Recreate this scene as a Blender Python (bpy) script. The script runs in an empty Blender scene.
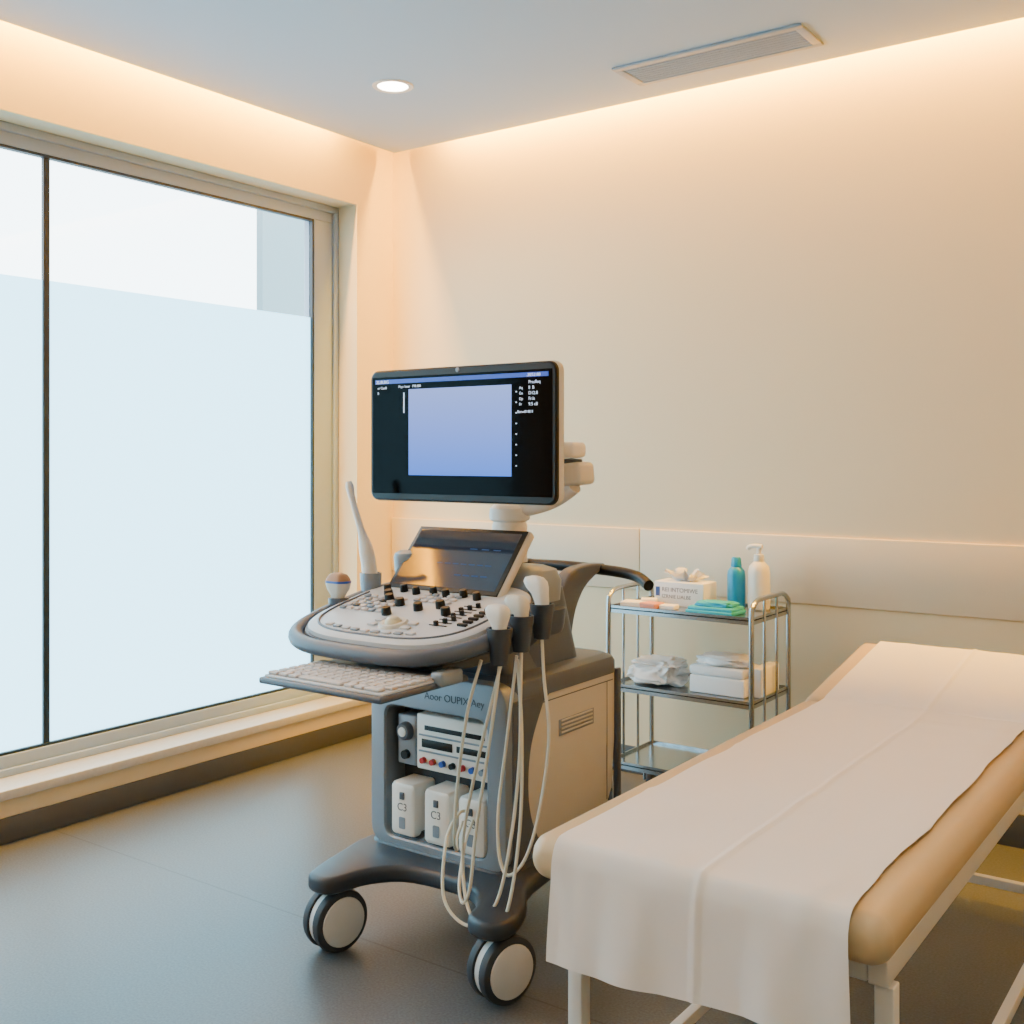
import bpy, bmesh, math, random
from mathutils import Vector, Matrix, noise, Euler
random.seed(4)
R = math.radians

# ------------------------------------------------------------------ helpers
def s2l(c):
    c = c / 255.0
    return c / 12.92 if c <= 0.04045 else ((c + 0.055) / 1.055) ** 2.4
def C(r, g, b): return (s2l(r), s2l(g), s2l(b), 1)

def M(name, col, rough=0.5, metal=0.0, var=0.06, nscale=30, bump=0.0, bscale=200, emit=None, estr=0, coat=0, spec=0.5):
    m = bpy.data.materials.new(name); m.use_nodes = True
    nt = m.node_tree; b = nt.nodes['Principled BSDF']
    b.inputs['Roughness'].default_value = rough
    b.inputs['Metallic'].default_value = metal
    b.inputs['Coat Weight'].default_value = coat
    b.inputs['Specular IOR Level'].default_value = spec
    tc = nt.nodes.new('ShaderNodeTexCoord')
    n = nt.nodes.new('ShaderNodeTexNoise'); n.inputs['Scale'].default_value = nscale
    n.inputs['Detail'].default_value = 4
    nt.links.new(tc.outputs['Object'], n.inputs['Vector'])
    mx = nt.nodes.new('ShaderNodeMixRGB')
    mx.inputs[1].default_value = tuple(c * (1 - var) for c in col[:3]) + (1,)
    mx.inputs[2].default_value = tuple(min(1, c * (1 + var)) for c in col[:3]) + (1,)
    nt.links.new(n.outputs['Fac'], mx.inputs[0])
    nt.links.new(mx.outputs[0], b.inputs['Base Color'])
    if bump:
        n2 = nt.nodes.new('ShaderNodeTexNoise'); n2.inputs['Scale'].default_value = bscale
        nt.links.new(tc.outputs['Object'], n2.inputs['Vector'])
        bp = nt.nodes.new('ShaderNodeBump'); bp.inputs['Strength'].default_value = bump
        bp.inputs['Distance'].default_value = 0.002
        nt.links.new(n2.outputs['Fac'], bp.inputs['Height'])
        nt.links.new(bp.outputs[0], b.inputs['Normal'])
    if emit:
        b.inputs['Emission Color'].default_value = emit
        b.inputs['Emission Strength'].default_value = estr
    return m

def empty(name, loc):
    e = bpy.data.objects.new(name, None); e.location = loc
    e.empty_display_size = 0.1
    bpy.context.collection.objects.link(e)
    return e

def place(ob, parent):
    bpy.context.collection.objects.link(ob)
    if parent is not None:
        ob.parent = parent
        ob.matrix_parent_inverse = Matrix.Translation(parent.location).inverted()
    return ob

def finish(bm, name, mat, parent=None, ang=35):
    bmesh.ops.recalc_face_normals(bm, faces=bm.faces)
    bm.normal_update()
    a = R(ang)
    for f in bm.faces: f.smooth = True
    for e in bm.edges:
        if len(e.link_faces) == 2 and e.calc_face_angle(0) > a: e.smooth = False
    me = bpy.data.meshes.new(name); bm.to_mesh(me); bm.free()
    mats = mat if isinstance(mat, (list, tuple)) else [mat]
    for m in mats: me.materials.append(m)
    return place(bpy.data.objects.new(name, me), parent)

def add_box(bm, x0, x1, y0, y1, z0, z1, bev=0, seg=3, mtx=None, mi=0):
    t = bmesh.new()
    v = [t.verts.new((x, y, z)) for z in (z0, z1) for y in (y0, y1) for x in (x0, x1)]
    for q in ((0,2,3,1),(4,5,7,6),(0,1,5,4),(2,6,7,3),(0,4,6,2),(1,3,7,5)):
        t.faces.new([v[i] for i in q])
    if bev:
        bmesh.ops.bevel(t, geom=list(t.edges), offset=bev, segments=seg, profile=0.5, affect='EDGES')
    if mtx is not None: bmesh.ops.transform(t, matrix=mtx, verts=t.verts)
    for f in t.faces: f.material_index = mi
    tm = bpy.data.meshes.new('tmp'); t.to_mesh(tm); t.free()
    bm.from_mesh(tm); bpy.data.meshes.remove(tm)

def box(name, x0, x1, y0, y1, z0, z1, mat, parent=None, bev=0.0, seg=3, mtx=None):
    bm = bmesh.new(); add_box(bm, x0, x1, y0, y1, z0, z1, bev, seg, mtx)
    return finish(bm, name, mat, parent)

def boxes(name, lst, mat, parent=None, bev=0):
    bm = bmesh.new()
    for b in lst: add_box(bm, *b, bev=bev)
    return finish(bm, name, mat, parent)

def obox(name, c, size, rot, mat, parent=None, bev=0.0, seg=3):
    m = Matrix.Translation(c) @ Euler(rot).to_matrix().to_4x4()
    h = [s / 2 for s in size]
    return box(name, -h[0], h[0], -h[1], h[1], -h[2], h[2], mat, parent, bev, seg, m)

def rr(hw, hh, r, n=6):
    r = max(min(r, hw * .98, hh * .98), .0005)
    pts = []
    for cx, cy, a0 in ((hw-r, hh-r, 0), (-(hw-r), hh-r, 90), (-(hw-r), -(hh-r), 180), (hw-r, -(hh-r), 270)):
        for i in range(n + 1):
            a = R(a0 + 90 * i / n)
            pts.append((cx + r * math.cos(a), cy + r * math.sin(a)))
    return pts

def add_loft(bm, secs, cap=True, closed=False, mi=0):
    rows = [[bm.verts.new(p) for p in s] for s in secs]
    n = len(rows[0]); k = len(rows)
    rng = range(k) if closed else range(k - 1)
    for i in rng:
        a, b = rows[i], rows[(i + 1) % k]
        for j in range(n):
            f = bm.faces.new((a[j], a[(j+1) % n], b[(j+1) % n], b[j])); f.material_index = mi
    if cap and not closed:
        f = bm.faces.new(rows[0][::-1]); f.material_index = mi
        f = bm.faces.new(rows[-1]); f.material_index = mi

def loft(name, secs, mat, parent=None, cap=True, closed=False, ang=35):
    bm = bmesh.new(); add_loft(bm, secs, cap, closed)
    return finish(bm, name, mat, parent, ang)

def cat(pts, n=6, closed=False):
    P = [Vector(p) for p in pts]; out = []; k = len(P)
    segs = k if closed else k - 1
    for i in range(segs):
        if closed: p0, p1, p2, p3 = P[(i-1) % k], P[i], P[(i+1) % k], P[(i+2) % k]
        else: p0, p1, p2, p3 = P[max(i-1, 0)], P[i], P[i+1], P[min(i+2, k-1)]
        for j in range(n):
            t = j / n
            out.append(0.5 * ((2*p1) + (-p0+p2)*t + (2*p0-5*p1+4*p2-p3)*t*t + (-p0+3*p1-3*p2+p3)*t**3))
    if not closed: out.append(P[-1])
    return out

def add_tube(bm, pts, r, closed=False, n=10, mi=0, flat=1.0):
    P = [Vector(p) for p in pts]; k = len(P)
    rad = r if isinstance(r, (list, tuple)) else [r] * k
    if len(rad) != k:
        src = list(rad); rad = []
        for i in range(k):
            f = i * (len(src) - 1) / (k - 1); a = min(int(f), len(src) - 2)
            rad.append(src[a] + (src[a+1] - src[a]) * (f - a))
    def tan(i):
        if closed: return (P[(i+1) % k] - P[(i-1) % k]).normalized()
        return (P[min(i+1, k-1)] - P[max(i-1, 0)]).normalized()
    t0 = tan(0); up = Vector((0, 0, 1)) if abs(t0.z) < 0.9 else Vector((1, 0, 0))
    u = t0.cross(up).normalized(); secs = []
    for i in range(k):
        t = tan(i); u = (u - t * u.dot(t)).normalized(); w = t.cross(u)
        secs.append([P[i] + rad[i] * (math.cos(2*math.pi*j/n) * u + flat * math.sin(2*math.pi*j/n) * w) for j in range(n)])
    add_loft(bm, secs, closed=closed, mi=mi)

def tube(name, pts, r, mat, parent=None, closed=False, smooth=6, n=10, flat=1.0):
    bm = bmesh.new()
    p = cat(pts, smooth, closed) if smooth else pts
    add_tube(bm, p, r, closed, n, flat=flat)
    return finish(bm, name, mat, parent)

def add_lathe(bm, prof, o, axis=(0, 0, 1), n=32, mi=0):
    ax = Vector(axis).normalized(); up = Vector((0, 0, 1)) if abs(ax.z) < 0.9 else Vector((1, 0, 0))
    u = ax.cross(up).normalized(); w = ax.cross(u); o = Vector(o); secs = []
    for r, h in prof:
        r = max(r, 0.0002)
        secs.append([o + ax*h + r*(math.cos(2*math.pi*j/n)*u + math.sin(2*math.pi*j/n)*w) for j in range(n)])
    add_loft(bm, secs, mi=mi)

def lathe(name, prof, o, mat, parent=None, axis=(0, 0, 1), n=32, ang=35):
    bm = bmesh.new(); add_lathe(bm, prof, o, axis, n)
    return finish(bm, name, mat, parent, ang)

def prism(name, poly, lo, hi, mat, parent=None, bev=0, axis='z', seg=3):
    bm = bmesh.new()
    def f(p, h):
        if axis == 'z': return (p[0], p[1], h)
        if axis == 'x': return (h, p[0], p[1])
        return (p[0], h, p[1])
    add_loft(bm, [[f(p, lo) for p in poly], [f(p, hi) for p in poly]])
    if bev:
        bm.normal_update()
        es = [e for e in bm.edges if len(e.link_faces) == 2 and e.calc_face_angle(0) > R(50)]
        bmesh.ops.bevel(bm, geom=es, offset=bev, segments=seg, profile=0.5, affect='EDGES')
    return finish(bm, name, mat, parent)

def text(name, body, size, loc, rot, mat, parent=None, sx=1.0, align='LEFT'):
    cu = bpy.data.curves.new(name, 'FONT'); cu.body = body; cu.size = size; cu.extrude = 0.0003
    cu.align_x = align
    tmp = bpy.data.objects.new('tmp', cu); bpy.context.collection.objects.link(tmp)
    bpy.context.view_layer.update()
    me = bpy.data.meshes.new_from_object(tmp.evaluated_get(bpy.context.evaluated_depsgraph_get()))
    bpy.data.objects.remove(tmp)
    me.transform(Matrix.Translation(loc) @ Euler(rot).to_matrix().to_4x4() @ Matrix.Diagonal((sx, 1, 1, 1)))
    me.materials.clear(); me.materials.append(mat); me.name = name
    return place(bpy.data.objects.new(name, me), parent)

# ------------------------------------------------------------------ materials
m_wall = M('wall_paint', C(230, 211, 174), 0.75, var=0.006, nscale=3)
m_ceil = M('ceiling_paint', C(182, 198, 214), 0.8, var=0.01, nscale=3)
m_panel = M('wall_guard_laminate', C(220, 206, 180), 0.5, var=0.006, nscale=3)
m_base = M('vinyl_baseboard', C(72, 74, 78), 0.5)
m_frame = M('window_frame_beige', C(158, 176, 198), 0.45, var=0.02)
m_dark = M('dark_gasket', C(26, 46, 60), 0.4)
m_stone = M('sill_stone', C(190, 188, 182), 0.35, var=0.12, nscale=60)
m_slate = M('slate_plastic', C(76, 84, 98), 0.40, var=0.03)
m_slate2 = M('dark_slate_plastic', C(44, 50, 60), 0.42, var=0.03)
m_gray = M('silver_gray_plastic', C(128, 138, 150), 0.36, metal=0.15, var=0.02)
m_black = M('black_plastic', C(12, 13, 15), 0.4, spec=.35)
m_void = M('black_recess', C(34, 40, 50), 0.5)
m_white = M('warm_white_plastic', C(224, 220, 214), 0.38, var=0.015)
m_console = M('console_light_gray', C(190, 194, 200), 0.4, var=0.015)
m_cream = M('cream_plastic', C(204, 198, 186), 0.4, var=0.015)
m_key = M('key_plastic', C(198, 190, 188), 0.5, var=0.02)
m_cable = M('cable_cream', C(222, 214, 196), 0.45)
m_tyre = M('tyre_gray', C(42, 47, 56), 0.6)
m_hub = M('hub_gray', C(196, 196, 196), 0.4)
m_steel = M('stainless_steel', C(176, 179, 182), 0.22, metal=1.0, var=0.03)
m_paper = M('exam_paper', C(226, 222, 222), 0.85, var=0.008)
m_vinyl = M('tan_vinyl', C(194, 172, 138), 0.42, var=0.03)
m_wsteel = M('white_steel', C(214, 213, 212), 0.4, var=0.01)
m_teal = M('teal_plastic', C(10, 140, 195), 0.3, var=0.02)
m_tealcloth = M('teal_cloth', C(40, 165, 200), 0.9, var=0.12, nscale=120, bump=0.3, bscale=300)
m_wbox = M('white_carton', C(232, 230, 230), 0.6, var=0.01)
m_bag = M('white_plastic_bag', C(234, 232, 232), 0.4, var=0.02)
m_pink = M('pink_paper', C(205, 140, 125), 0.7)
m_blueink = M('blue_ink', C(40, 70, 140), 0.5)
m_ink = M('dark_ink', C(90, 92, 98), 0.5)
m_red = M('red_plastic', C(180, 25, 30), 0.35)
m_blue = M('blue_plastic', C(40, 80, 170), 0.35)
m_glassblk = M('screen_glass', C(2, 2, 4), 0.12, var=0.0, spec=0.06)
m_tglass = M('touch_glass', C(6, 7, 10), 0.08, var=0.0, spec=0.9, emit=C(70, 80, 100), estr=.30)
m_tan = M('probe_lens_brown', C(160, 118, 84), 0.5)
m_ball = M('trackball_cream', C(210, 196, 160), 0.3)
m_ext = M('exterior_concrete', C(112, 138, 148), 0.8)
m_textw = M('screen_text', C(200, 215, 235), 0.5, emit=C(190, 205, 235), estr=1.0)
m_bar = M('screen_bar', C(20, 60, 170), 0.3, emit=C(36, 80, 190), estr=0.6)
m_louv = M('vent_louvre_gray', C(150, 164, 178), 0.5)
m_duct = M('vent_duct_gray', C(70, 80, 92), 0.7)

def emis(name, col, st):
    m = bpy.data.materials.new(name); m.use_nodes = True; nt = m.node_tree
    nt.nodes.clear(); o = nt.nodes.new('ShaderNodeOutputMaterial'); e = nt.nodes.new('ShaderNodeEmission')
    e.inputs[0].default_value = col; e.inputs[1].default_value = st
    nt.links.new(e.outputs[0], o.inputs[0]); return m
m_lamp = emis('lamp_diffuser', (1, 0.9, 0.72, 1), 25)

m_disp = emis('screen_image', (0.3, 0.36, 0.8, 1), 1.9)
nt = m_disp.node_tree; e = [n for n in nt.nodes if n.type == 'EMISSION'][0]
g = nt.nodes.new('ShaderNodeNewGeometry'); sp = nt.nodes.new('ShaderNodeSeparateXYZ')
mr = nt.nodes.new('ShaderNodeMapRange'); mr.inputs[1].default_value = 1.243; mr.inputs[2].default_value = 1.487
cr = nt.nodes.new('ShaderNodeValToRGB')
cr.color_ramp.elements[0].color = C(82, 128, 230); cr.color_ramp.elements[1].color = C(138, 160, 228)
nt.links.new(g.outputs['Position'], sp.inputs[0]); nt.links.new(sp.outputs[2], mr.inputs[0])
nt.links.new(mr.outputs[0], cr.inputs[0]); nt.links.new(cr.outputs[0], e.inputs[0])

# glass
m_glass = bpy.data.materials.new('window_glass'); m_glass.use_nodes = True; nt = m_glass.node_tree; nt.nodes.clear()
o = nt.nodes.new('ShaderNodeOutputMaterial'); tr = nt.nodes.new('ShaderNodeBsdfTransparent')
gl = nt.nodes.new('ShaderNodeBsdfGlossy'); gl.inputs['Roughness'].default_value = 0.02
mx = nt.nodes.new('ShaderNodeMixShader'); mx.inputs[0].default_value = 0.03
tr.inputs[0].default_value = (0.96, 0.99, 0.99, 1)
nt.links.new(tr.outputs[0], mx.inputs[1]); nt.links.new(gl.outputs[0], mx.inputs[2]); nt.links.new(mx.outputs[0], o.inputs[0])

# frosted film: light diffusing film on the glass; added emission stands in for daylight
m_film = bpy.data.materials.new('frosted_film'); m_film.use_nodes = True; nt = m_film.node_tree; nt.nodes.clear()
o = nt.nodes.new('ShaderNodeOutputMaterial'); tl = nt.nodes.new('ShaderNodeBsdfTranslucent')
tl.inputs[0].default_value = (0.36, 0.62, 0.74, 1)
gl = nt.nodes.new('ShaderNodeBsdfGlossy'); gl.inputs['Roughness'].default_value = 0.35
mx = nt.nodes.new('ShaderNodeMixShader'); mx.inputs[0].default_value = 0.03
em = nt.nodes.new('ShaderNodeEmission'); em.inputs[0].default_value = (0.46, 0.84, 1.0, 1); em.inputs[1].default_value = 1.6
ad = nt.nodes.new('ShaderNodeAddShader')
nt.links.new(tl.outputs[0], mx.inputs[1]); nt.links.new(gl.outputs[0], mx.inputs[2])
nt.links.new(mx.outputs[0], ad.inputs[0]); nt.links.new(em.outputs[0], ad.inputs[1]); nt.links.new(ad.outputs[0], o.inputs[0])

# floor
m_floor = bpy.data.materials.new('vinyl_floor'); m_floor.use_nodes = True; nt = m_floor.node_tree
b = nt.nodes['Principled BSDF']; b.inputs['Roughness'].default_value = 0.36
g = nt.nodes.new('ShaderNodeNewGeometry'); sp = nt.nodes.new('ShaderNodeSeparateXYZ')
nt.links.new(g.outputs['Position'], sp.inputs[0])
n1 = nt.nodes.new('ShaderNodeTexNoise'); n1.inputs['Scale'].default_value = 160; n1.inputs['Detail'].default_value = 5
nt.links.new(g.outputs['Position'], n1.inputs['Vector'])
cr = nt.nodes.new('ShaderNodeValToRGB'); cr.color_ramp.elements[0].position = 0.3; cr.color_ramp.elements[1].position = 0.7
cr.color_ramp.elements[0].color = C(70, 74, 79); cr.color_ramp.elements[1].color = C(94, 98, 103)
nt.links.new(n1.outputs['Fac'], cr.inputs[0])
ma = nt.nodes.new('ShaderNodeMath'); ma.operation = 'ADD'; ma.inputs[1].default_value = 1.767
nt.links.new(sp.outputs[1], ma.inputs[0])
pp = nt.nodes.new('ShaderNodeMath'); pp.operation = 'PINGPONG'; pp.inputs[1].default_value = 0.9
nt.links.new(ma.outputs[0], pp.inputs[0])
lt = nt.nodes.new('ShaderNodeMath'); lt.operation = 'LESS_THAN'; lt.inputs[1].default_value = 0.003
nt.links.new(pp.outputs[0], lt.inputs[0])
m1 = nt.nodes.new('ShaderNodeMixRGB'); m1.blend_type = 'MULTIPLY'; m1.inputs[2].default_value = (0.6, 0.6, 0.6, 1)
nt.links.new(lt.outputs[0], m1.inputs[0]); nt.links.new(cr.outputs[0], m1.inputs[1])
nt.links.new(m1.outputs[0], b.inputs['Base Color'])

# ------------------------------------------------------------------ room
XR, YF = 5.0, -5.4
box('floor', -0.3, XR + .2, YF - .2, 0.2, -0.1, 0, m_floor)
boxes('wall_back', [(-0.3, XR + .2, 0, 0.2, 0, 2.95)], m_wall)
boxes('wall_left', [(-0.3, 0, YF, -0.245 - 4.2, 0, 2.95), (-0.3, 0, -0.245, 0, 0, 2.95),
                    (-0.3, 0, -4.445, -0.245, 2.455, 2.95), (-0.3, 0, -4.445, -0.245, 0, 0.15)], m_wall)
boxes('wall_right', [(XR, XR + .2, YF, 0, 0, 2.95)], m_wall)
boxes('wall_front', [(-0.3, XR + .2, YF - .2, YF, 0, 2.95)], m_wall)
box('ceiling', 0.10, XR, YF, -0.10, 2.71, 2.76, m_ceil)
box('ceiling_slab', -0.3, XR + .2, YF - .2, 0.2, 2.95, 3.05, m_wall)
boxes('baseboard_back', [(0.012, XR, -0.012, 0, 0, 0.11)], m_base, bev=0.002)
boxes('baseboard_left', [(0, 0.012, YF, 0, 0, 0.085)], m_base, bev=0.002)
boxes('baseboard_right', [(XR - .012, XR, YF, -0.02, 0, 0.11)], m_base)
boxes('trim_wall_guard', [(0.001, 1.349, -0.012, 0, 0.75, 1.0), (1.352, 3.4, -0.012, 0, 0.75, 1.0), (3.403, XR, -0.012, 0, 0.75, 1.0)], m_panel, bev=0.003)
box('trim_window_sill', -0.14, 0.03, -4.6, -0.12, 0.15, 0.184, m_stone, bev=0.004)

# window
win = empty('window_1', (-0.13, -2.3, 1.3))
Y0, Y1, ZB, ZT = -4.30, -0.397, 0.265, 2.370
boxes('frame', [(-0.20, -0.13, -4.445, -0.245, 0.184, ZB - .010), (-0.20, -0.13, -4.445, -0.245, ZT + .010, 2.455),
                (-0.20, -0.13, Y1 + .010, -0.245, ZB - .010, ZT + .010), (-0.20, -0.13, -4.445, Y0 - .010, ZB - .010, ZT + .010)], m_frame, win, bev=0.004)
boxes('frame_lip', [(-0.13, -0.115, -4.445, -0.245, 2.425, 2.455), (-0.13, -0.115, -0.275, -0.245, 0.21, 2.425),
                    (-0.13, -0.115, -4.445, -0.245, 0.184, 0.21)], m_frame, win, bev=0.003)
gs = [(-0.155, -0.134, Y0 - .010, Y1 + .010, ZB - .010, ZB), (-0.155, -0.134, Y0 - .010, Y1 + .010, ZT, ZT + .010),
      (-0.155, -0.134, Y1, Y1 + .010, ZB, ZT), (-0.155, -0.134, Y0 - .010, Y0, ZB, ZT)]
for ym in (-1.701, -3.0): gs.append((-0.152, -0.138, ym - .012, ym + .012, ZB, ZT))
boxes('gasket', gs, m_dark, win)
box('glass', -0.156, -0.150, Y0, Y1, ZB, ZT, m_glass, win)
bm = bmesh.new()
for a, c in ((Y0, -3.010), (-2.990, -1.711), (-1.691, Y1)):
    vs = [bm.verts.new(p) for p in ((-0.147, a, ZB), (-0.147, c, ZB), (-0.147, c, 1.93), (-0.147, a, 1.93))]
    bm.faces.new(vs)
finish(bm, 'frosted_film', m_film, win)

# outside
nb = empty('neighbour_building', (-2.5, 2.0, 0))
boxes('facade', [(-2.06, -2.0, .96, 6, -3.0, 7)], m_ext, nb)
boxes('facade_fins', [(-2.0, -1.97, 1.6 + i*.9, 1.66 + i*.9, -3.0, 7) for i in range(4)], m_ext, nb)
box('ground_outside', -30, -0.5, -30, 30, -3.2, -3.0, m_ext)

# downlights: visible fixture plus unseen added fill lamps
def downlight(x, y, p=9):
    e = empty('downlight', (x, y, 2.71))
    lathe('ring', [(0.058, 0.0), (0.060, -0.004), (0.076, -0.005), (0.079, -0.001), (0.079, 0.001), (0.058, 0.002)], (x, y, 2.71), m_white, e, ang=50)
    lathe('diffuser', [(0.0, -0.0015), (0.058, -0.0015), (0.058, 0.0), (0, 0.0)], (x, y, 2.71), m_lamp, e)
    L = bpy.data.lights.new('downlight_beam', 'SPOT'); L.energy = p * 8; L.color = (1, 0.80, 0.50); L.spot_size = R(150); L.spot_blend = 1.0
    L.shadow_soft_size = 0.06
    o = bpy.data.objects.new('beam', L); o.location = (x, y, 2.68); place(o, e)
for x, y in ((0.714, -0.796), (0.714, -2.5), (3.3, -2.4), (3.3, -4.0), (0.9, -4.2)): downlight(x, y, 1.0 if y == -0.796 else 5.5)  # first is the visible fixture; the rest are out of view, added as warm fill

# ceiling vent
v = empty('ceiling_air_vent', (1.85, -0.37, 2.71))
x0, x1, y0, y1 = 1.492, 2.205, -0.48, -0.265
boxes('flange', [(x0, x1, y0, y0 + .026, 2.700, 2.7095), (x0, x1, y1 - .026, y1, 2.700, 2.7095),
                 (x0, x0 + .03, y0 + .026, y1 - .026, 2.700, 2.7095), (x1 - .03, x1, y0 + .026, y1 - .026, 2.700, 2.7095)], m_louv, v, bev=0.002)
box('duct_back', x0 + .03, x1 - .03, y0 + .025, y1 - .025, 2.7085, 2.7098, m_duct, v)
bm = bmesh.new()
for i in range(8):
    yy = y0 + .036 + i * (y1 - y0 - .072) / 7
    add_box(bm, -(x1-x0)/2 + .031, (x1-x0)/2 - .031, -0.0055, 0.0055, -0.0006, 0.0006,
            mtx=Matrix.Translation(((x0+x1)/2, yy, 2.7035)) @ Matrix.Rotation(R(-12), 4, 'X'))
finish(bm, 'louvres', m_louv, v)

# cove LED strips
def strip(name, loc, size, rot, p):
    L = bpy.data.lights.new(name, 'AREA'); L.shape = 'RECTANGLE'; L.size = size; L.size_y = 0.03
    L.energy = p; L.color = (1.0, 0.46, 0.0)
    o = bpy.data.objects.new(name, L); o.location = loc; o.rotation_euler = rot
    bpy.context.collection.objects.link(o)
strip('cove_led_strip_back', (XR/2 + .15, -0.055, 2.86), XR - .4, (0, 0, 0), 250)
strip('cove_led_strip_left', (0.055, YF/2 - .18, 2.86), -YF - .46, (0, 0, R(90)), 250)

# ------------------------------------------------------------------ ultrasound machine
U = empty('ultrasound_machine', (1.62, -1.4, 0))
# base
plan = [(1.40,-1.87),(1.43,-1.92),(1.50,-1.91),(1.535,-1.80),(1.62,-1.73),(1.80,-1.73),(1.885,-1.80),(1.92,-1.88),(1.99,-1.89),(2.02,-1.84),(1.99,-1.74),
        (1.92,-1.6),(1.89,-1.2),(1.95,-1.05),(1.92,-.98),(1.84,-1.0),(1.75,-1.05),(1.5,-1.05),(1.4,-1.0),(1.33,-.98),(1.30,-1.05),(1.36,-1.2),(1.35,-1.6),(1.37,-1.74)]
pl = [(p.x, p.y) for p in cat([(a, b_, 0) for a, b_ in plan], 4, True)]
prism('base_platform', pl, 0.166, 0.212, m_slate2, U, bev=0.014)
loft('base_plinth', [[(1.62 + a, -1.34 + b_, z) for a, b_ in rr(hw, hh, .05)] for z, hw, hh in ((0.205, .25, .31), (0.225, .24, .295), (0.262, .228, .275))], m_slate2, U)

def caster(name, x, y, ang):
    ax = Vector((math.cos(R(ang)), math.sin(R(ang)), 0)); o_ = Vector((x, y, 0.081))
    bm = bmesh.new()
    for s in (-1, 1):
        c0 = 0.009
        add_lathe(bm, [(0.02, s*c0), (0.070, s*c0), (0.079, s*(c0+.004)), (0.081, s*(c0+.014)), (0.078, s*(c0+.025)), (0.068, s*(c0+.030)), (0.02, s*(c0+.030))], o_, ax, 36, 0)
        add_lathe(bm, [(0.064, s*(c0+.028)), (0.063, s*(c0+.033)), (0.055, s*(c0+.036)), (0.0, s*(c0+.038))], o_, ax, 36, 1)
    add_lathe(bm, [(0.0, -.0095), (0.074, -.0095), (0.074, .0095), (0, .0095)], o_, ax, 36, 1)
    add_lathe(bm, [(0.022, 0.05), (0.022, 0.09)], (x, y, 0.081), (0, 0, 1), 20, 2)
    finish(bm, name, [m_tyre, m_hub, m_slate2], U)
caster('caster_1', 1.455, -1.85, -12); caster('caster_2', 1.972, -1.815, -16)
caster('caster_3', 1.36, -1.06, 8); caster('caster_4', 1.90, -1.06, 5)

# body
def sec(z, x0, x1, y0, y1, r): return [((x0+x1)/2 + a, (y0+y1)/2 + b_, z) for a, b_ in rr((x1-x0)/2, (y1-y0)/2, r)]
loft('body_cabinet', [sec(.255, 1.41, 1.838, -1.545, -1.075, .03), sec(.30, 1.402, 1.848, -1.55, -1.063, .035), sec(.45, 1.398, 1.854, -1.55, -1.055, .035),
                      sec(.655, 1.398, 1.854, -1.55, -1.055, .035)], m_cream, U)
loft('body_top_cover', [sec(.650, 1.394, 1.859, -1.605, -1.05, .05), sec(.685, 1.394, 1.859, -1.605, -1.05, .05), sec(.698, 1.400, 1.853, -1.60, -1.056, .05),
                        sec(.708, 1.42, 1.835, -1.58, -1.075, .05)], m_slate, U)
for sx, nm in ((1.850, 'side_trim_right'), (1.392, 'side_trim_left')):
    poly = [(-1.61, .655), (-1.43, .655)] + [(p.x, p.y) for p in cat([(-1.47, .63, 0), (-1.525, .53, 0), (-1.54, .42, 0), (-1.52, .32, 0), (-1.46, .225, 0)], 5)] + [(-1.61, .225)]
    prism(nm, poly, sx, sx + .010, m_slate, U, bev=0.002, axis='x')
box('rear_edge_strip', 1.845, 1.862, -1.075, -1.05, .26, .66, m_slate, U, bev=.005)
box('side_vent_recess', 1.853, 1.8555, -1.385, -1.20, .520, .566, m_gray, U, bev=.001)
boxes('side_vent_slats', [(1.854, 1.858, -1.375, -1.21, .527 + i*.011, .531 + i*.011) for i in range(4)], m_cream, U)
boxes('side_panel_seam', [(1.8535, 1.8548, -1.50, -1.09, .628, .631), (1.8535, 1.8548, -1.125, -1.122, .28, .63)], m_slate, U)
def ring(name, cx, cz, ow, oh, orad, iw, ih, ir, y0, y1, mat, dx=0, dz=0, rnd=.008):
    O = lambda y, k=0: [(cx + a, y, cz + b_) for a, b_ in rr(ow - k, oh - k, max(orad - k, .002))]
    I = lambda y, k=0: [(cx + dx + a, y, cz + dz + b_) for a, b_ in rr(iw + k, ih + k, ir + k)]
    return loft(name, [O(y1), O(y0 + rnd), O(y0 + rnd*.3, rnd*.3), O(y0, rnd), I(y0, rnd*.6), I(y0 + rnd*.6), I(y1)], mat, U, closed=True)
ring('front_bezel', 1.621, .455, .236, .245, .05, .177, .182, .03, -1.64, -1.55, m_gray, dx=-.003, dz=-.034)
box('front_recess', 1.43, 1.81, -1.556, -1.549, .23, .61, m_void, U)
text('front_lettering', 'Aoor OUPIX/Aey', 0.028, (1.584, -1.6405, .637), (R(90), 0, 0), m_slate2, U, sx=1.0)
box('control_module', 1.460, 1.528, -1.61, -1.552, .435, .575, m_gray, U, bev=.006)
lathe('module_dial', [(0.0, 0.02), (.020, .02), (.024, .015), (.026, 0)], (1.494, -1.61, .53), m_slate, U, axis=(0, -1, 0))
lathe('module_dial_face', [(0, .024), (.013, .022), (.014, .019)], (1.494, -1.61, .53), m_white, U, axis=(0, -1, 0))
lathe('module_knob', [(0, .012), (.012, .012), (.013, 0)], (1.494, -1.61, .465), m_black, U, axis=(0, -1, 0))
box('io_panel', 1.538, 1.790, -1.62, -1.552, .435, .588, m_white, U, bev=.006)
boxes('io_slots', [(1.568, 1.775, -1.622, -1.6185, .545, .558), (1.558, 1.665, -1.622, -1.6185, .497, .520), (1.68, 1.78, -1.622, -1.6185, .500, .517)], m_black, U, bev=.001)
boxes('io_slot_plates', [(1.55, 1.785, -1.624, -1.619, .529, .533), (1.55, 1.785, -1.624, -1.619, .485, .489)], m_gray, U)
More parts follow.
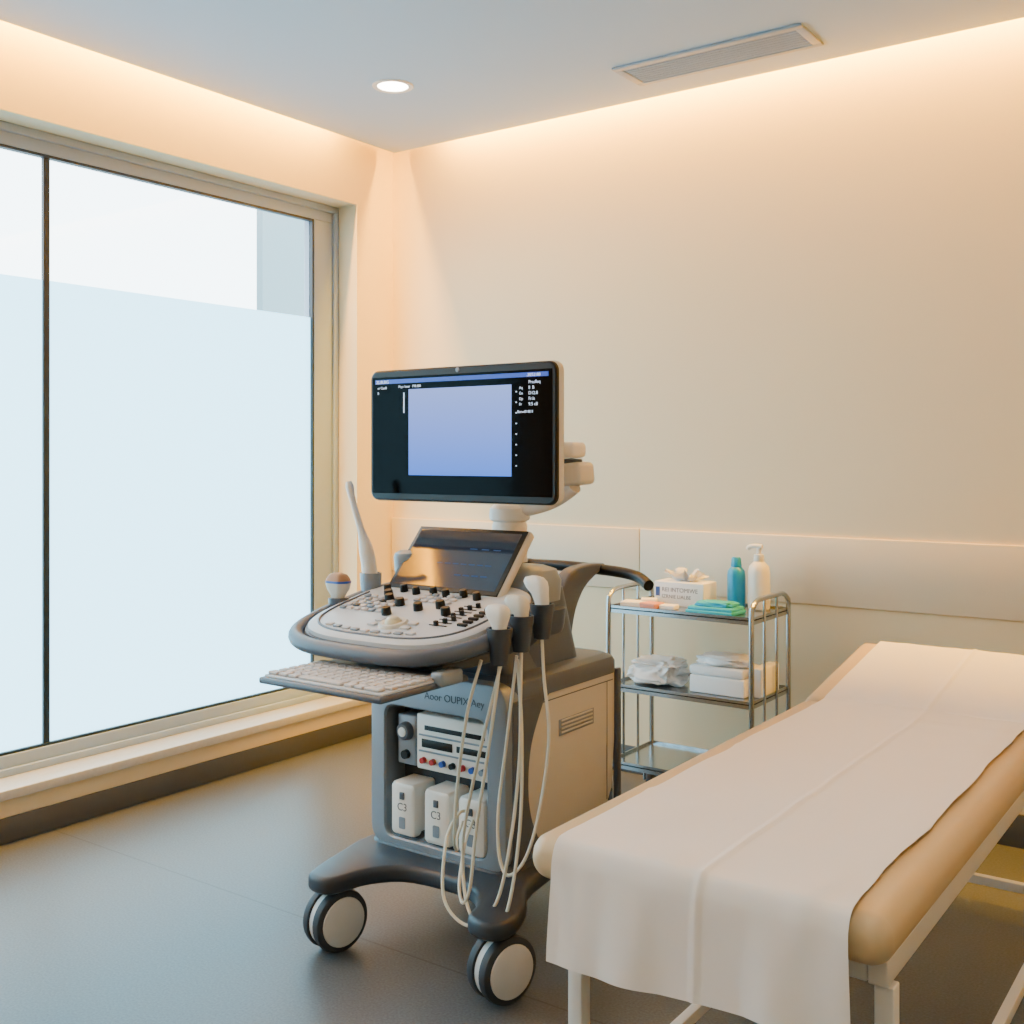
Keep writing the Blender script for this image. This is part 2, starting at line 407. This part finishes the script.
for i, mm in enumerate([m_red, m_red, m_blue, m_black, m_red, m_blue, m_gray]):
    lathe('jack_%d' % i, [(0, .012), (.008, .012), (.009, 0)], (1.566 + i*.034, -1.62, .462), mm, U, axis=(0, -1, 0), n=16)
for i, (a, b_) in enumerate(((1.464, 1.552), (1.584, 1.674), (1.702, 1.790))):
    zb, zt = .248 - i*.003, .394
    loft('probe_connector_%d' % (i+1), [[((a+b_)/2 + px, y, (zb+zt)/2 + pz) for px, pz in rr((b_-a)/2 - k, (zt-zb)/2 - k, .012)] for y, k in ((-1.552, 0), (-1.632, 0), (-1.641, .003), (-1.645, .01))], m_white, U)
    text('connector_label_%d' % (i+1), ['C3', 'C3', 'G3'][i], .030, (a + .026, -1.6455, .318), (R(90), 0, R(0)), m_ink, U)
    bm = bmesh.new(); add_loft(bm, [[((a+b_)/2 + px, y, .284 + pz) for px, pz in rr(.011, .016, .004)] for y in (-1.645, -1.6463)])
    finish(bm, 'connector_mark_%d' % (i+1), m_gray, U)
    box('connector_latch_%d' % (i+1), (a+b_)/2 - .008, (a+b_)/2 + .008, -1.649, -1.644, zt - .045, zt - .025, m_slate, U, bev=.002)

# pedestal to console
loft('pedestal', [sec(.70, 1.46, 1.80, -1.56, -1.15, .06), sec(.76, 1.50, 1.78, -1.62, -1.22, .06), sec(.82, 1.47, 1.82, -1.80, -1.26, .06), sec(.87, 1.45, 1.85, -1.82, -1.30, .06)], m_slate, U)
# console
fz = lambda y: .865 + (y + 1.9) * .21
def sup(a, b_, n=3.2, k=64, cx=1.655, cy=-1.745):
    out = []
    for i in range(k):
        t = 2 * math.pi * i / k; c, s = math.cos(t), math.sin(t)
        out.append((cx + a * math.copysign(abs(c) ** (2/n), c), cy + b_ * math.copysign(abs(s) ** (2/n), s)))
    return out
def slab(name, layers, mat):
    return loft(name, [[(x, y, fz(y) + dz) for x, y in sup(a, b_)] for a, b_, dz in layers], mat, U)
slab('console_underside', [(.22, .18, -.075), (.27, .225, -.055), (.282, .236, -.03), (.280, .234, -.012)], m_slate)
slab('console_panel', [(.274, .228, -.014), (.274, .228, -.002), (.268, .223, .002), (.257, .214, .004)], m_console)
rim = sup(.300, .256, k=64)
tube('console_handle', [(x, y, fz(y) - .022) for x, y in rim], .020, m_slate, U, closed=True, smooth=0, n=14, flat=1.0)
bm = bmesh.new()
fr = [(x, y, fz(y) + .0045) for x, y in sup(.248, .205, k=96) if y < -1.66]
fr.sort(key=lambda p: math.atan2(p[1] + 1.66, p[0] - 1.655))
add_tube(bm, fr, .0035, n=8)
finish(bm, 'console_inner_trim', m_slate, U)
def on(x, y, h=0): return (x, y, fz(y) + .004 + h)
nrm = Vector((0, -.21, 1)).normalized()
bm = bmesh.new()
kb = Matrix.Rotation(math.atan(.21), 4, 'X')
def key(bm, x, y, w, d, h, mi=0): add_box(bm, -w/2, w/2, -d/2, d/2, 0, h, bev=.0015, seg=2, mtx=Matrix.Translation(on(x, y)) @ kb, mi=mi)
for r_ in range(5):
    for c_ in range(6): key(bm, 1.436 + c_*.026, -1.80 + r_*.024, .018, .014, .006, mi=(1 if (r_*7 + c_*3) % 4 == 0 else (2 if (r_*5 + c_) % 6 == 0 else 0)))
for r_ in range(3):
    for c_ in range(5): key(bm, 1.61 + c_*.026, -1.70 + r_*.023, .018, .013, .006, mi=(1 if (r_ + c_) % 3 == 0 else 0))
for i in range(9): key(bm, 1.50 + i*.034, -1.930 + abs(i-4)**2*.001, .024, .013, .005, 1 if i % 2 else 0)
for s in (-1, 1):
    for j in range(2): key(bm, 1.675 + s*.055, -1.885 + j*.03, .026, .016, .006, 0)
finish(bm, 'console_keys', [m_key, m_gray, m_slate2], U)
bm = bmesh.new()
for i in range(7):
    x = 1.46 + i*.052; y = -1.650 + (i % 2)*.010
    add_lathe(bm, [(.0115, 0), (.0105, .017), (.009, .020), (0, .020)], on(x, y), nrm, 18)
for (x, y) in ((1.53, -1.72), (1.585, -1.74), (1.665, -1.76), (1.715, -1.73), (1.765, -1.77), (1.60, -1.81), (1.50, -1.69)):
    add_lathe(bm, [(.0135, 0), (.0125, .017), (.011, .020), (0, .020)], on(x, y), nrm, 18)
finish(bm, 'console_knobs', m_black, U)
bm = bmesh.new()
for i in range(8):
    key(bm, 1.80, -1.845 + i*.020, .055, .005, .002, 0)
    key(bm, 1.795 + (i*37 % 5)*.006, -1.845 + i*.020, .011, .009, .013, 0)
for i in range(7):
    key(bm, 1.865, -1.83 + i*.022, .028, .010, .007, 0)
finish(bm, 'tgc_sliders', m_black, U)
lathe('trackball_ring', [(.020, .002), (.024, .008), (.034, .008), (.038, .004), (.039, 0)], on(1.675, -1.868), m_cream, U, axis=nrm)
lathe('trackball', [(.023, .003), (.021, .010), (.015, .017), (.008, .020), (0, .021)], on(1.675, -1.868), m_ball, U, axis=nrm)

# touch panel
ta = R(-42); tc_ = Vector((1.625, -1.538, 1.000))
obox('touch_panel_housing', tc_, (.396, .030, .232), (ta, 0, 0), m_cream, U, bev=.010)
tm = Matrix.Translation(tc_) @ Matrix.Rotation(ta, 4, 'X')
box('touch_panel_bezel', -.191, .191, -.0175, -.012, -.109, .109, m_black, U, bev=.002, mtx=tm)
box('touch_panel_glass', -.178, .178, -.0190, -.017, -.096, .096, m_tglass, U, mtx=tm)
m_ui = emis('touch_ui_glow', C(90, 120, 170), .55)
bm = bmesh.new()
for i in range(7): add_box(bm, -.06 + i*.028, -.040 + i*.028, -.0194, -.0189, -.018, -.015, mtx=tm)
for i in range(4): add_box(bm, .02 + i*.03, .042 + i*.03, -.0194, -.0189, -.055, -.051, mtx=tm)
for i in range(3): add_box(bm, .03 + i*.04, .055 + i*.04, -.0194, -.0189, .035, .038, mtx=tm)
finish(bm, 'touch_panel_ui', m_ui, U)
loft('console_rear_hump', [sec(.90, 1.43, 1.865, -1.56, -1.36, .05), sec(.955, 1.45, 1.87, -1.53, -1.36, .05), sec(.985, 1.50, 1.86, -1.50, -1.37, .05), sec(.995, 1.54, 1.83, -1.48, -1.39, .04)], m_gray, U)
loft('rear_neck_base', [sec(.70, 1.50, 1.80, -1.45, -1.16, .06), sec(.92, 1.53, 1.80, -1.42, -1.24, .06)], m_slate, U)

# keyboard tray
box('keyboard_tray', 1.518, 1.908, -2.17, -1.86, .760, .776, m_slate, U, bev=.006)
box('keyboard_deck', 1.526, 1.900, -2.158, -1.90, .774, .781, m_console, U, bev=.003)
bm = bmesh.new()
for r_ in range(6):
    y = -2.138 + r_*.031
    if r_ == 0:
        for x, w in ((1.545, .03), (1.58, .026), (1.612, .026), (1.70, .135), (1.79, .026), (1.822, .026), (1.862, .045)):
            add_box(bm, x - w/2, x + w/2, y - .012, y + .012, .781, .788, bev=.002, seg=1)
    else:
        for c_ in range(14):
            x = 1.543 + c_*.0262
            add_box(bm, x - .011, x + .011, y - .012, y + .012, .781, .788, bev=.002, seg=1)
finish(bm, 'keyboard_keys', m_key, U)
box('keyboard_slide', 1.57, 1.86, -1.90, -1.70, .775, .80, m_slate2, U, bev=.004)
box('keyboard_clip', 1.885, 1.925, -1.98, -1.90, .765, .80, m_gray, U, bev=.008)

# monitor
mx0, mx1, mz0, mz1 = 1.311, 1.965, 1.168, 1.546
mcx, mcz, mw, mh = (mx0+mx1)/2, (mz0+mz1)/2, (mx1-mx0)/2, (mz1-mz0)/2
def mon(k, y, r=.026): return [(mcx + a, y, mcz + b_) for a, b_ in rr(mw - k, mh - k, r)]
loft('monitor_shell', [mon(.002, -1.553), mon(-.001, -1.548), mon(0, -1.530), mon(.02, -1.516), mon(.09, -1.505)], m_cream, U)
loft('monitor_bezel', [mon(.004, -1.546), mon(.001, -1.552), mon(.002, -1.560), mon(.006, -1.564)], m_black, U)
box('monitor_glass', mx0 + .014, mx1 - .014, -1.5655, -1.563, mz0 + .022, mz1 - .022, m_glassblk, U)
box('screen_image', 1.463, 1.822, -1.5665, -1.565, 1.243, 1.487, m_disp, U)
box('screen_title_bar', 1.335, 1.940, -1.5665, -1.565, 1.505, 1.517, m_bar, U)
yt = -1.567
def st(n, b_, sz, x, z): text(n, b_, sz, (x, yt, z), (R(90), 0, 0), m_textw, U)
st('screen_text_1', 'ZL/B.BIG', .013, 1.340, 1.506); st('screen_text_2', '.38/52188', .011, 1.872, 1.507)
st('screen_text_3', 'ur Cunlll', .010, 1.345, 1.490); st('screen_text_4', 'B', .010, 1.345, 1.475)
st('screen_text_5', 'Phys: lunar   F98.488', .010, 1.425, 1.492)
for i, t in enumerate(('Prasfleq', 'll  B', 'D12.8', 'Fr.ls', '9.5 c8')): st('screen_param_%d' % i, t, .012, 1.878, 1.488 - i*.0145)
for i, t in enumerate(('Aq', 'Gn', 'Dp', 'Fr')): st('screen_label_%d' % i, t, .010, 1.848, 1.474 - i*.0145)
st('screen_text_6', 'Bersel0 88 ll', .010, 1.842, 1.411)
boxes('screen_scale_ticks', [(1.836, 1.840, -1.5665, -1.565, 1.27 + i*.028, 1.273 + i*.028) for i in range(8)], m_textw, U)
boxes('screen_gray_bar', [(1.443, 1.447, -1.5665, -1.565, 1.42, 1.478)], m_textw, U)
lathe('webcam', [(0, .002), (.005, .002), (.007, 0)], (1.638, -1.564, 1.535), m_gray, U, axis=(0, -1, 0), n=20)
# monitor arm
lathe('arm_column', [(.050, 0), (.050, .10), (.046, .112), (.056, .118), (.058, .128), (.056, .150), (.045, .160), (0, .162)], (1.712, -1.42, 1.00), m_white, U)
tube('arm_lower_link', [(1.712, -1.42, 1.142), (1.77, -1.41, 1.150), (1.85, -1.40, 1.175), (1.915, -1.40, 1.215)], .026, m_white, U, n=16, flat=.8)
obox('arm_elbow_cover', (1.912, -1.40, 1.247), (.092, .085, .062), (0, R(-6), 0), m_cream, U, bev=.014)
lathe('arm_elbow_cap', [(.024, 0), (.030, .004), (.030, .016), (0, .020)], (1.905, -1.40, 1.272), m_slate, U)
box('arm_upper_block', 1.80, 1.942, -1.45, -1.375, 1.292, 1.335, m_white, U, bev=.014)
tube('arm_upper_link', [(1.88, -1.42, 1.312), (1.78, -1.44, 1.33), (1.66, -1.46, 1.35)], .024, m_white, U, n=14)
box('monitor_mount', 1.56, 1.72, -1.512, -1.45, 1.29, 1.42, m_cream, U, bev=.015)

# rear push handle
tube('rear_push_handle', [(1.26, -1.10, .915), (1.30, -1.04, .935), (1.45, -1.02, .945), (1.62, -1.02, .95), (1.80, -1.02, .945), (1.90, -1.03, .935), (1.965, -1.07, .915)], .017, m_black, U, n=14)
for sx in (-1, 1):
    xx = 1.62 + sx*.135
    poly = [(p.x, p.y) for p in cat([(-1.20, .70, 0), (-1.195, .76, 0), (-1.17, .84, 0), (-1.12, .90, 0), (-1.05, .935, 0), (-1.0, .95, 0)], 5)] + \
           [(p.x, p.y) for p in cat([(-1.0, .965, 0), (-1.10, .968, 0), (-1.19, .955, 0), (-1.25, .90, 0), (-1.275, .80, 0), (-1.30, .70, 0)], 5)]
    prism('rear_handle_bracket_%d' % (sx+2), poly, xx - .022, xx + .022, m_slate, U, bev=.007, axis='x')

# probe holders and probes (right)
for i, y in enumerate((-1.835, -1.745, -1.655)):
    x = 1.980; z = fz(y)
    lathe('probe_holder_%d' % (i+1), [(.016, -.075), (.020, -.075), (.027, -.02), (.031, .004), (.031, .012), (.026, .012), (.024, -.02), (.016, -.07)], (x, y, z), m_slate2, U)
    box('holder_bracket_%d' % (i+1), 1.94, 1.972, y - .016, y + .016, z - .045, z - .01, m_slate2, U, bev=.004)
    h = [.024, .018, .036][i]; ox = [-.004, -.010, -.014][i]
    loft('ultrasound_probe_%d' % (i+1), [[(x + a + o2, y + b_, z + zz) for a, b_ in rr(hw, hd, min(hw, hd)*.9)] for zz, hw, hd, o2 in
        ((-.06, .010, .010, 0), (-.01, .016, .015, 0), (.014, .018, .016, 0), (h, .022, .017, ox*.4), (h + .016, .030, .019, ox), (h + .030, .032, .019, ox*1.4), (h + .040, .025, .014, ox*1.6), (h + .044, .010, .006, ox*1.6))], m_cream if i == 1 else m_white, U, ang=50)
# left probes
lathe('left_probe_holder_1', [(.020, -.05), (.024, -.05), (.030, 0), (.031, .030), (.027, .030), (.024, -.04)], (1.372, -1.625, .935), m_gray, U)
lathe('left_probe_holder_2', [(.024, -.05), (.028, -.05), (.038, 0), (.042, .04), (.038, .052), (.024, .060), (0, .062)], (1.43, -1.53, .965), m_gray, U)
tube('endocavity_probe', [(1.372, -1.625, .90), (1.370, -1.628, .97), (1.364, -1.635, 1.03), (1.352, -1.645, 1.09), (1.335, -1.66, 1.17), (1.328, -1.665, 1.21), (1.326, -1.667, 1.225)],
     [.020, .022, .021, .010, .0085, .012, .007], m_white, U, n=16)
lathe('left_probe_holder_3', [(.016, -.06), (.020, -.06), (.027, -.005), (.028, .006), (.02, .006)], (1.362, -1.745, .900), m_slate, U)
loft('convex_probe', [[(1.362 + a, -1.745 + b_, .90 + zz) for a, b_ in rr(hw, hd, min(hw, hd)*.9)] for zz, hw, hd in
     ((-.03, .012, .012), (.012, .020, .016), (.028, .032, .022), (.042, .036, .025), (.050, .037, .026))], m_cream, U, ang=50)
loft('convex_probe_band', [[(1.362 + a, -1.745 + b_, .90 + zz) for a, b_ in rr(hw, hd, min(hw, hd)*.9)] for zz, hw, hd in
     ((.047, .0375, .0265), (.053, .0375, .0265))], m_blue, U, ang=50)
loft('convex_probe_lens', [[(1.362 + a, -1.745 + b_, .90 + zz) for a, b_ in rr(hw, hd, min(hw, hd)*.9)] for zz, hw, hd in
     ((.052, .036, .025), (.060, .034, .023), (.070, .026, .017), (.075, .010, .006))], m_tan, U, ang=50)
# cables
cabs = [
 [(1.98,-1.835,.80),(1.972,-1.84,.72),(1.935,-1.83,.55),(1.89,-1.81,.38),(1.865,-1.80,.24),(1.835,-1.79,.19),(1.80,-1.76,.22),(1.765,-1.69,.30),(1.755,-1.645,.34)],
 [(1.98,-1.745,.82),(1.985,-1.755,.72),(1.985,-1.76,.56),(1.975,-1.78,.38),(1.945,-1.80,.22),(1.88,-1.82,.155),(1.80,-1.82,.20),(1.765,-1.77,.32),(1.75,-1.70,.37),(1.74,-1.645,.36)],
 [(1.98,-1.655,.84),(1.99,-1.66,.74),(2.005,-1.66,.60),(2.00,-1.69,.44),(1.985,-1.73,.32),(1.945,-1.75,.27),(1.91,-1.74,.31),(1.90,-1.73,.42),(1.91,-1.71,.58),(1.935,-1.70,.80)],
 [(1.96,-1.80,.80),(1.925,-1.81,.66),(1.875,-1.80,.50),(1.83,-1.78,.36),(1.82,-1.77,.25),(1.86,-1.80,.185),(1.92,-1.82,.155),(1.98,-1.81,.20),(2.00,-1.78,.40),(1.985,-1.75,.62),(1.965,-1.74,.80)],
 [(1.93,-1.84,.81),(1.895,-1.85,.68),(1.85,-1.83,.50),(1.80,-1.78,.34),(1.76,-1.72,.285),(1.73,-1.68,.30),(1.72,-1.645,.33)],
]
for i, c_ in enumerate(cabs): tube('probe_cable_%d' % (i+1), c_, .0042, m_cable, U, n=8, smooth=8)

# ------------------------------------------------------------------ utility trolley
T = empty('utility_trolley', (1.75, -.3, 0))
tx0, tx1, ty0, ty1 = 1.475, 2.030, -.47, -.14
bm = bmesh.new()
for x in (tx0, tx1):
    pts = [(x, ty0, .10), (x, ty0, .5), (x, ty0, .75), (x, ty0 + .012, .785), (x, ty0 + .05, .805), (x, ty0 + .1, .808), (x, ty1 - .1, .808), (x, ty1 - .05, .805), (x, ty1 - .012, .785), (x, ty1, .75), (x, ty1, .5), (x, ty1, .10)]
    add_tube(bm, cat(pts, 4), .009, n=12)
    for yy in (ty0 + .11, ty1 - .11): add_tube(bm, [(x, yy, .18), (x, yy, .5), (x, yy, .808)], .005, n=10)
finish(bm, 'end_frames', m_steel, T)
for i, z in enumerate((.742, .458, .178)):
    bm = bmesh.new()
    add_box(bm, tx0, tx1, ty0, ty1, z - .003, z + .001)
    for (a, b_, c_, d_) in ((tx0, tx1, ty0, ty0 + .004), (tx0, tx1, ty1 - .004, ty1), (tx0, tx0 + .004, ty0, ty1), (tx1 - .004, tx1, ty0, ty1)):
        add_box(bm, a, b_, c_, d_, z - .016, z + .010)
    finish(bm, 'shelf_%d' % (i+1), m_steel, T)
for i, (x, y) in enumerate(((tx0, ty0), (tx1, ty0), (tx0, ty1), (tx1, ty1))):
    bm = bmesh.new(); ax = (math.cos(.5), math.sin(.5), 0)
    add_lathe(bm, [(0, -.013), (.030, -.013), (.035, -.006), (.035, .006), (.030, .013), (0, .013)], (x - .012, y, .035), ax, 24, 0)
    add_box(bm, x - .022, x + .006, y - .018, y + .018, .060, .082, bev=.004, mi=1)
    add_box(bm, x - .030, x - .026, y - .014, y + .014, .03, .078, mi=1); add_box(bm, x + .004, x + .008, y - .014, y + .014, .03, .078, mi=1)
    add_lathe(bm, [(.010, .08), (.010, .12)], (x, y, 0), (0, 0, 1), 14, 1)
    finish(bm, 'castor_%d' % (i+1), [m_tyre, m_steel], T)

zs = .7435
tb = empty('tissue_box', (1.67, -.25, zs))
box('carton', 1.575, 1.775, -.305, -.195, zs, zs + .088, m_wbox, tb, bev=.002)
text('label_text_top', 'REI INTOMIWE', .022, (1.606, -.3055, zs + .052), (R(90), 0, 0), m_ink, tb)
text('label_text_bottom', 'IZRNIE LIALBE', .019, (1.606, -.3055, zs + .028), (R(90), 0, 0), m_ink, tb)
box('label_mark', 1.581, 1.598, -.3062, -.3050, zs + .034, zs + .068, m_blueink, tb)
bm = bmesh.new(); N = 24
for s in range(3):
    rows = []
    for i in range(7):
        t = i / 6
        rows.append([bm.verts.new((1.675 + (j/(N-1) - .5)*(.06 + .09*t) + .008*math.sin(j*1.3 + s*2), -.25 + .012*math.sin(j*.9 + t*3 + s*2)*(.4+t) + (s-1)*.03*t, zs + .086 + t*(.034 + .014*math.sin(j*.6 + s*2)))) for j in range(N)])
    for i in range(6):
        for j in range(N-1): bm.faces.new((rows[i][j], rows[i][j+1], rows[i+1][j+1], rows[i+1][j]))
finish(bm, 'tissue', m_wbox, tb, ang=180)
bb = empty('blue_bottle', (1.862, -.215, zs))
lathe('bottle_body', [(0, 0), (.026, 0), (.032, .004), (.033, .02), (.033, .120), (.031, .135), (.023, .146), (.018, .150)], (1.862, -.215, zs), m_teal, bb)
lathe('bottle_cap', [(.017, .149), (.020, .152), (.017, .180), (.013, .185), (0, .186)], (1.862, -.215, zs), m_teal, bb)
pbt = empty('pump_bottle', (1.94, -.20, zs))
px, py = 1.945, -.205
lathe('bottle_body', [(0, 0), (.034, 0), (.039, .005), (.040, .03), (.039, .135), (.035, .155), (.020, .172), (.015, .176)], (px, py, zs), m_white, pbt)
lathe('pump_collar', [(.018, .174), (.019, .176), (.017, .198), (.009, .200), (.008, .215), (.008, .224)], (px, py, zs), m_white, pbt)
tube('pump_nozzle', [(px + .012, py, zs + .226), (px - .01, py, zs + .228), (px - .035, py, zs + .224), (px - .042, py, zs + .214)], .0085, m_white, pbt)
def lump(name, cx, cy, z, sx, sy, sz, mat, parent=None, amp=.25, fr=3, seed=0, sub=4):
    bm = bmesh.new(); bmesh.ops.create_icosphere(bm, subdivisions=sub, radius=1)
    for v_ in bm.verts:
        p = v_.co.copy()
        d = p.normalized(); q = Vector([math.copysign(abs(c) ** .6, c) for c in d])
        n_ = noise.noise(p * fr + Vector((seed, 0, 0))); r2 = 1 - abs(noise.noise(p * fr * 1.7 + Vector((0, seed, 5))))*1.2
        q = q * (1 + amp * (n_ + r2 - .7))
        v_.co = Vector((cx + q.x*sx, cy + q.y*sy, max(z, z + sz*.55 + q.z*sz*.5)))
    return finish(bm, name, mat, parent, ang=75)
tcl = empty('folded_cloth', (1.85, -.36, zs))
box('cloth_lower', 1.765, 1.945, -.435, -.315, zs, zs + .013, m_tealcloth, tcl, bev=.005)
box('cloth_upper', 1.772, 1.94, -.43, -.32, zs + .011, zs + .025, m_tealcloth, tcl, bev=.005)
lump('cloth_fold', 1.86, -.375, zs + .020, .07, .042, .022, m_tealcloth, tcl, amp=.18, fr=2)
gp = empty('gauze_packets', (1.56, -.36, zs))
obox('packet_1', (1.535, -.385, zs + .010), (.09, .07, .018), (0, 0, .2), m_wbox, gp, bev=.004)
obox('packet_2', (1.615, -.400, zs + .011), (.07, .06, .020), (0, 0, -.15), m_pink, gp, bev=.004)
obox('packet_3', (1.575, -.345, zs + .014), (.06, .05, .026), (0, 0, .5), m_wbox, gp, bev=.004)
obox('packet_4', (1.68, -.39, zs + .009), (.06, .05, .016), (0, 0, .1), m_wbox, gp, bev=.004)
z2 = .4595
lump('plastic_bag', 1.60, -.33, z2, .105, .08, .085, m_bag, amp=.32, fr=1.9, seed=3, sub=5)
pk = empty('supply_packs', (1.86, -.32, z2))
box('pack_lower', 1.765, 1.975, -.40, -.24, z2, z2 + .062, m_wbox, pk, bev=.006)
box('pack_upper', 1.760, 1.970, -.395, -.245, z2 + .062, z2 + .096, m_bag, pk, bev=.010)
lump('pack_wrap', 1.87, -.32, z2 + .090, .095, .065, .040, m_bag, pk, amp=.25, fr=1.8, seed=8, sub=4)
box('pack_rear', 1.979, 2.019, -.36, -.20, z2, z2 + .10, m_wbox, pk, bev=.004)

# ------------------------------------------------------------------ examination couch
K = empty('examination_couch', (2.71, -1.4, 0))
cx0, cx1 = 2.395, 3.030
def psec(y, zb, zt, k): return [((cx0+cx1)/2 + a, y, (zb+zt)/2 + b_) for a, b_ in rr((cx1-cx0)/2 - k, (zt-zb)/2 - k, .034 - k*.5, 8)]
loft('seat_pad', [psec(-2.324, .545, .624, .028), psec(-2.321, .545, .624, .018), psec(-2.313, .545, .624, .009), psec(-2.302, .545, .624, .003), psec(-2.29, .545, .624, 0), psec(-1.00, .545, .624, 0),
             psec(-.985, .545, .624, .005), psec(-.980, .545, .624, .02)], m_vinyl, K, ang=60)
loft('head_pad', [psec(-.976, .552, .628, .02), psec(-.970, .552, .628, .005), psec(-.955, .556, .632, 0), psec(-.49, .634, .710, 0), psec(-.475, .636, .712, .007), psec(-.468, .636, .712, .02)], m_vinyl, K, ang=60)
rails = [(2.43, 2.46, -2.27, -.62, .505, .546), (2.985, 3.015, -2.27, -.62, .505, .546), (2.461, 2.984, -2.268, -2.24, .506, .545), (2.461, 2.984, -.65, -.62, .506, .545)]
boxes('under_frame', rails, m_wsteel, K, bev=.003)
boxes('leg_set', [(2.445, 2.475, -2.262, -2.232, .0, .504), (2.992, 3.022, -2.262, -2.232, .0, .504), (2.445, 2.475, -.66, -.63, 0, .504), (2.992, 3.022, -.66, -.63, 0, .504)], m_wsteel, K, bev=.003)
boxes('stretchers', [(2.476, 2.991, -.655, -.633, .09, .115), (2.45, 2.472, -2.231, -.661, .09, .115), (2.996, 3.018, -2.231, -.661, .09, .115)], m_wsteel, K, bev=.002)
boxes('head_support', [(2.47, 2.50, -.93, -.56, .52, .56), (2.96, 2.984, -.93, -.56, .52, .56)], m_wsteel, K, bev=.003)
# paper
path = [(-2.350, .425), (-2.345, .50), (-2.338, .575), (-2.332, .605), (-2.318, .626), (-2.29, .631), (-2.20, .6305), (-1.8, .6305), (-1.4, .6305), (-1.02, .631), (-.96, .637), (-.85, .655), (-.65, .689), (-.49, .7155), (-.464, .712), (-.455, .69), (-.450, .62), (-.448, .56)]
pp_ = cat([(0, a, b_) for a, b_ in path], 14)
bm = bmesh.new(); NX = 90; rows = []
for i, p in enumerate(pp_):
    row = []
    tg = (pp_[min(i+1, len(pp_)-1)] - pp_[max(i-1, 0)]).normalized(); nn = Vector((0, -tg.z, tg.y))
    hang = max(0, min(1, (.60 - p.z) / .15)) if p.y < -2.3 else 0
    for j in range(NX + 1):
        t = j / NX
        xl = 2.460 + .004*noise.noise(Vector((0, p.y*4, 1))) - .004*hang
        xr = 2.974 + .007*noise.noise(Vector((7, p.y*4, 1))) + .003*noise.noise(Vector((3, p.y*14, 2)))*(1 - hang) + .008*hang
        x = xl + (xr - xl)*t
        d = .0030*noise.noise(Vector((x*7, p.y*5, p.z*5))) + .0022*noise.noise(Vector((x*20, p.y*9, p.z*9 + 4)))
        d += .0030*math.exp(-((x - 2.735 - .01*noise.noise(Vector((p.y*3, 0, 0))))/.005)**2)
        d += .0034*math.exp(-((p.y + 1.55 + .03*math.sin(x*6))/.007)**2)
        d += .0034*math.exp(-((p.y + 1.10 + .05*(x-2.7))/.007)**2)
        d += .0034*math.exp(-((p.y + 1.98 - .04*(x-2.7))/.006)**2)
        if hang: d += hang*(.005*math.sin(x*22 + 1) + .003*math.sin(x*51))
        d = max(d, -.002) + .001
        q = Vector((x, p.y, p.z)) + nn*d
        if i < 8: q.z += (.003*math.sin(x*14) + (x - 2.45)*.03)*(1 - i/8)
        row.append(bm.verts.new(q))
    rows.append(row)
for i in range(len(rows)-1):
    for j in range(NX): bm.faces.new((rows[i][j], rows[i][j+1], rows[i+1][j+1], rows[i+1][j]))
finish(bm, 'paper_sheet', m_paper, K, ang=180)

# ------------------------------------------------------------------ world
w = bpy.data.worlds.new('World'); bpy.context.scene.world = w; w.use_nodes = True
bg = w.node_tree.nodes['Background']; bg.inputs[0].default_value = (0.82, 0.93, 1.0, 1); bg.inputs[1].default_value = 9

# ------------------------------------------------------------------ camera
cam = bpy.data.cameras.new('camera'); co = bpy.data.objects.new('camera', cam)
co.location = (3.502, -3.912, 1.3); co.rotation_euler = (R(90), 0, R(35.57))
cam.lens = 38.25; cam.sensor_width = 36; cam.shift_y = -57/1024; cam.clip_start = .05
bpy.context.collection.objects.link(co); bpy.context.scene.camera = co
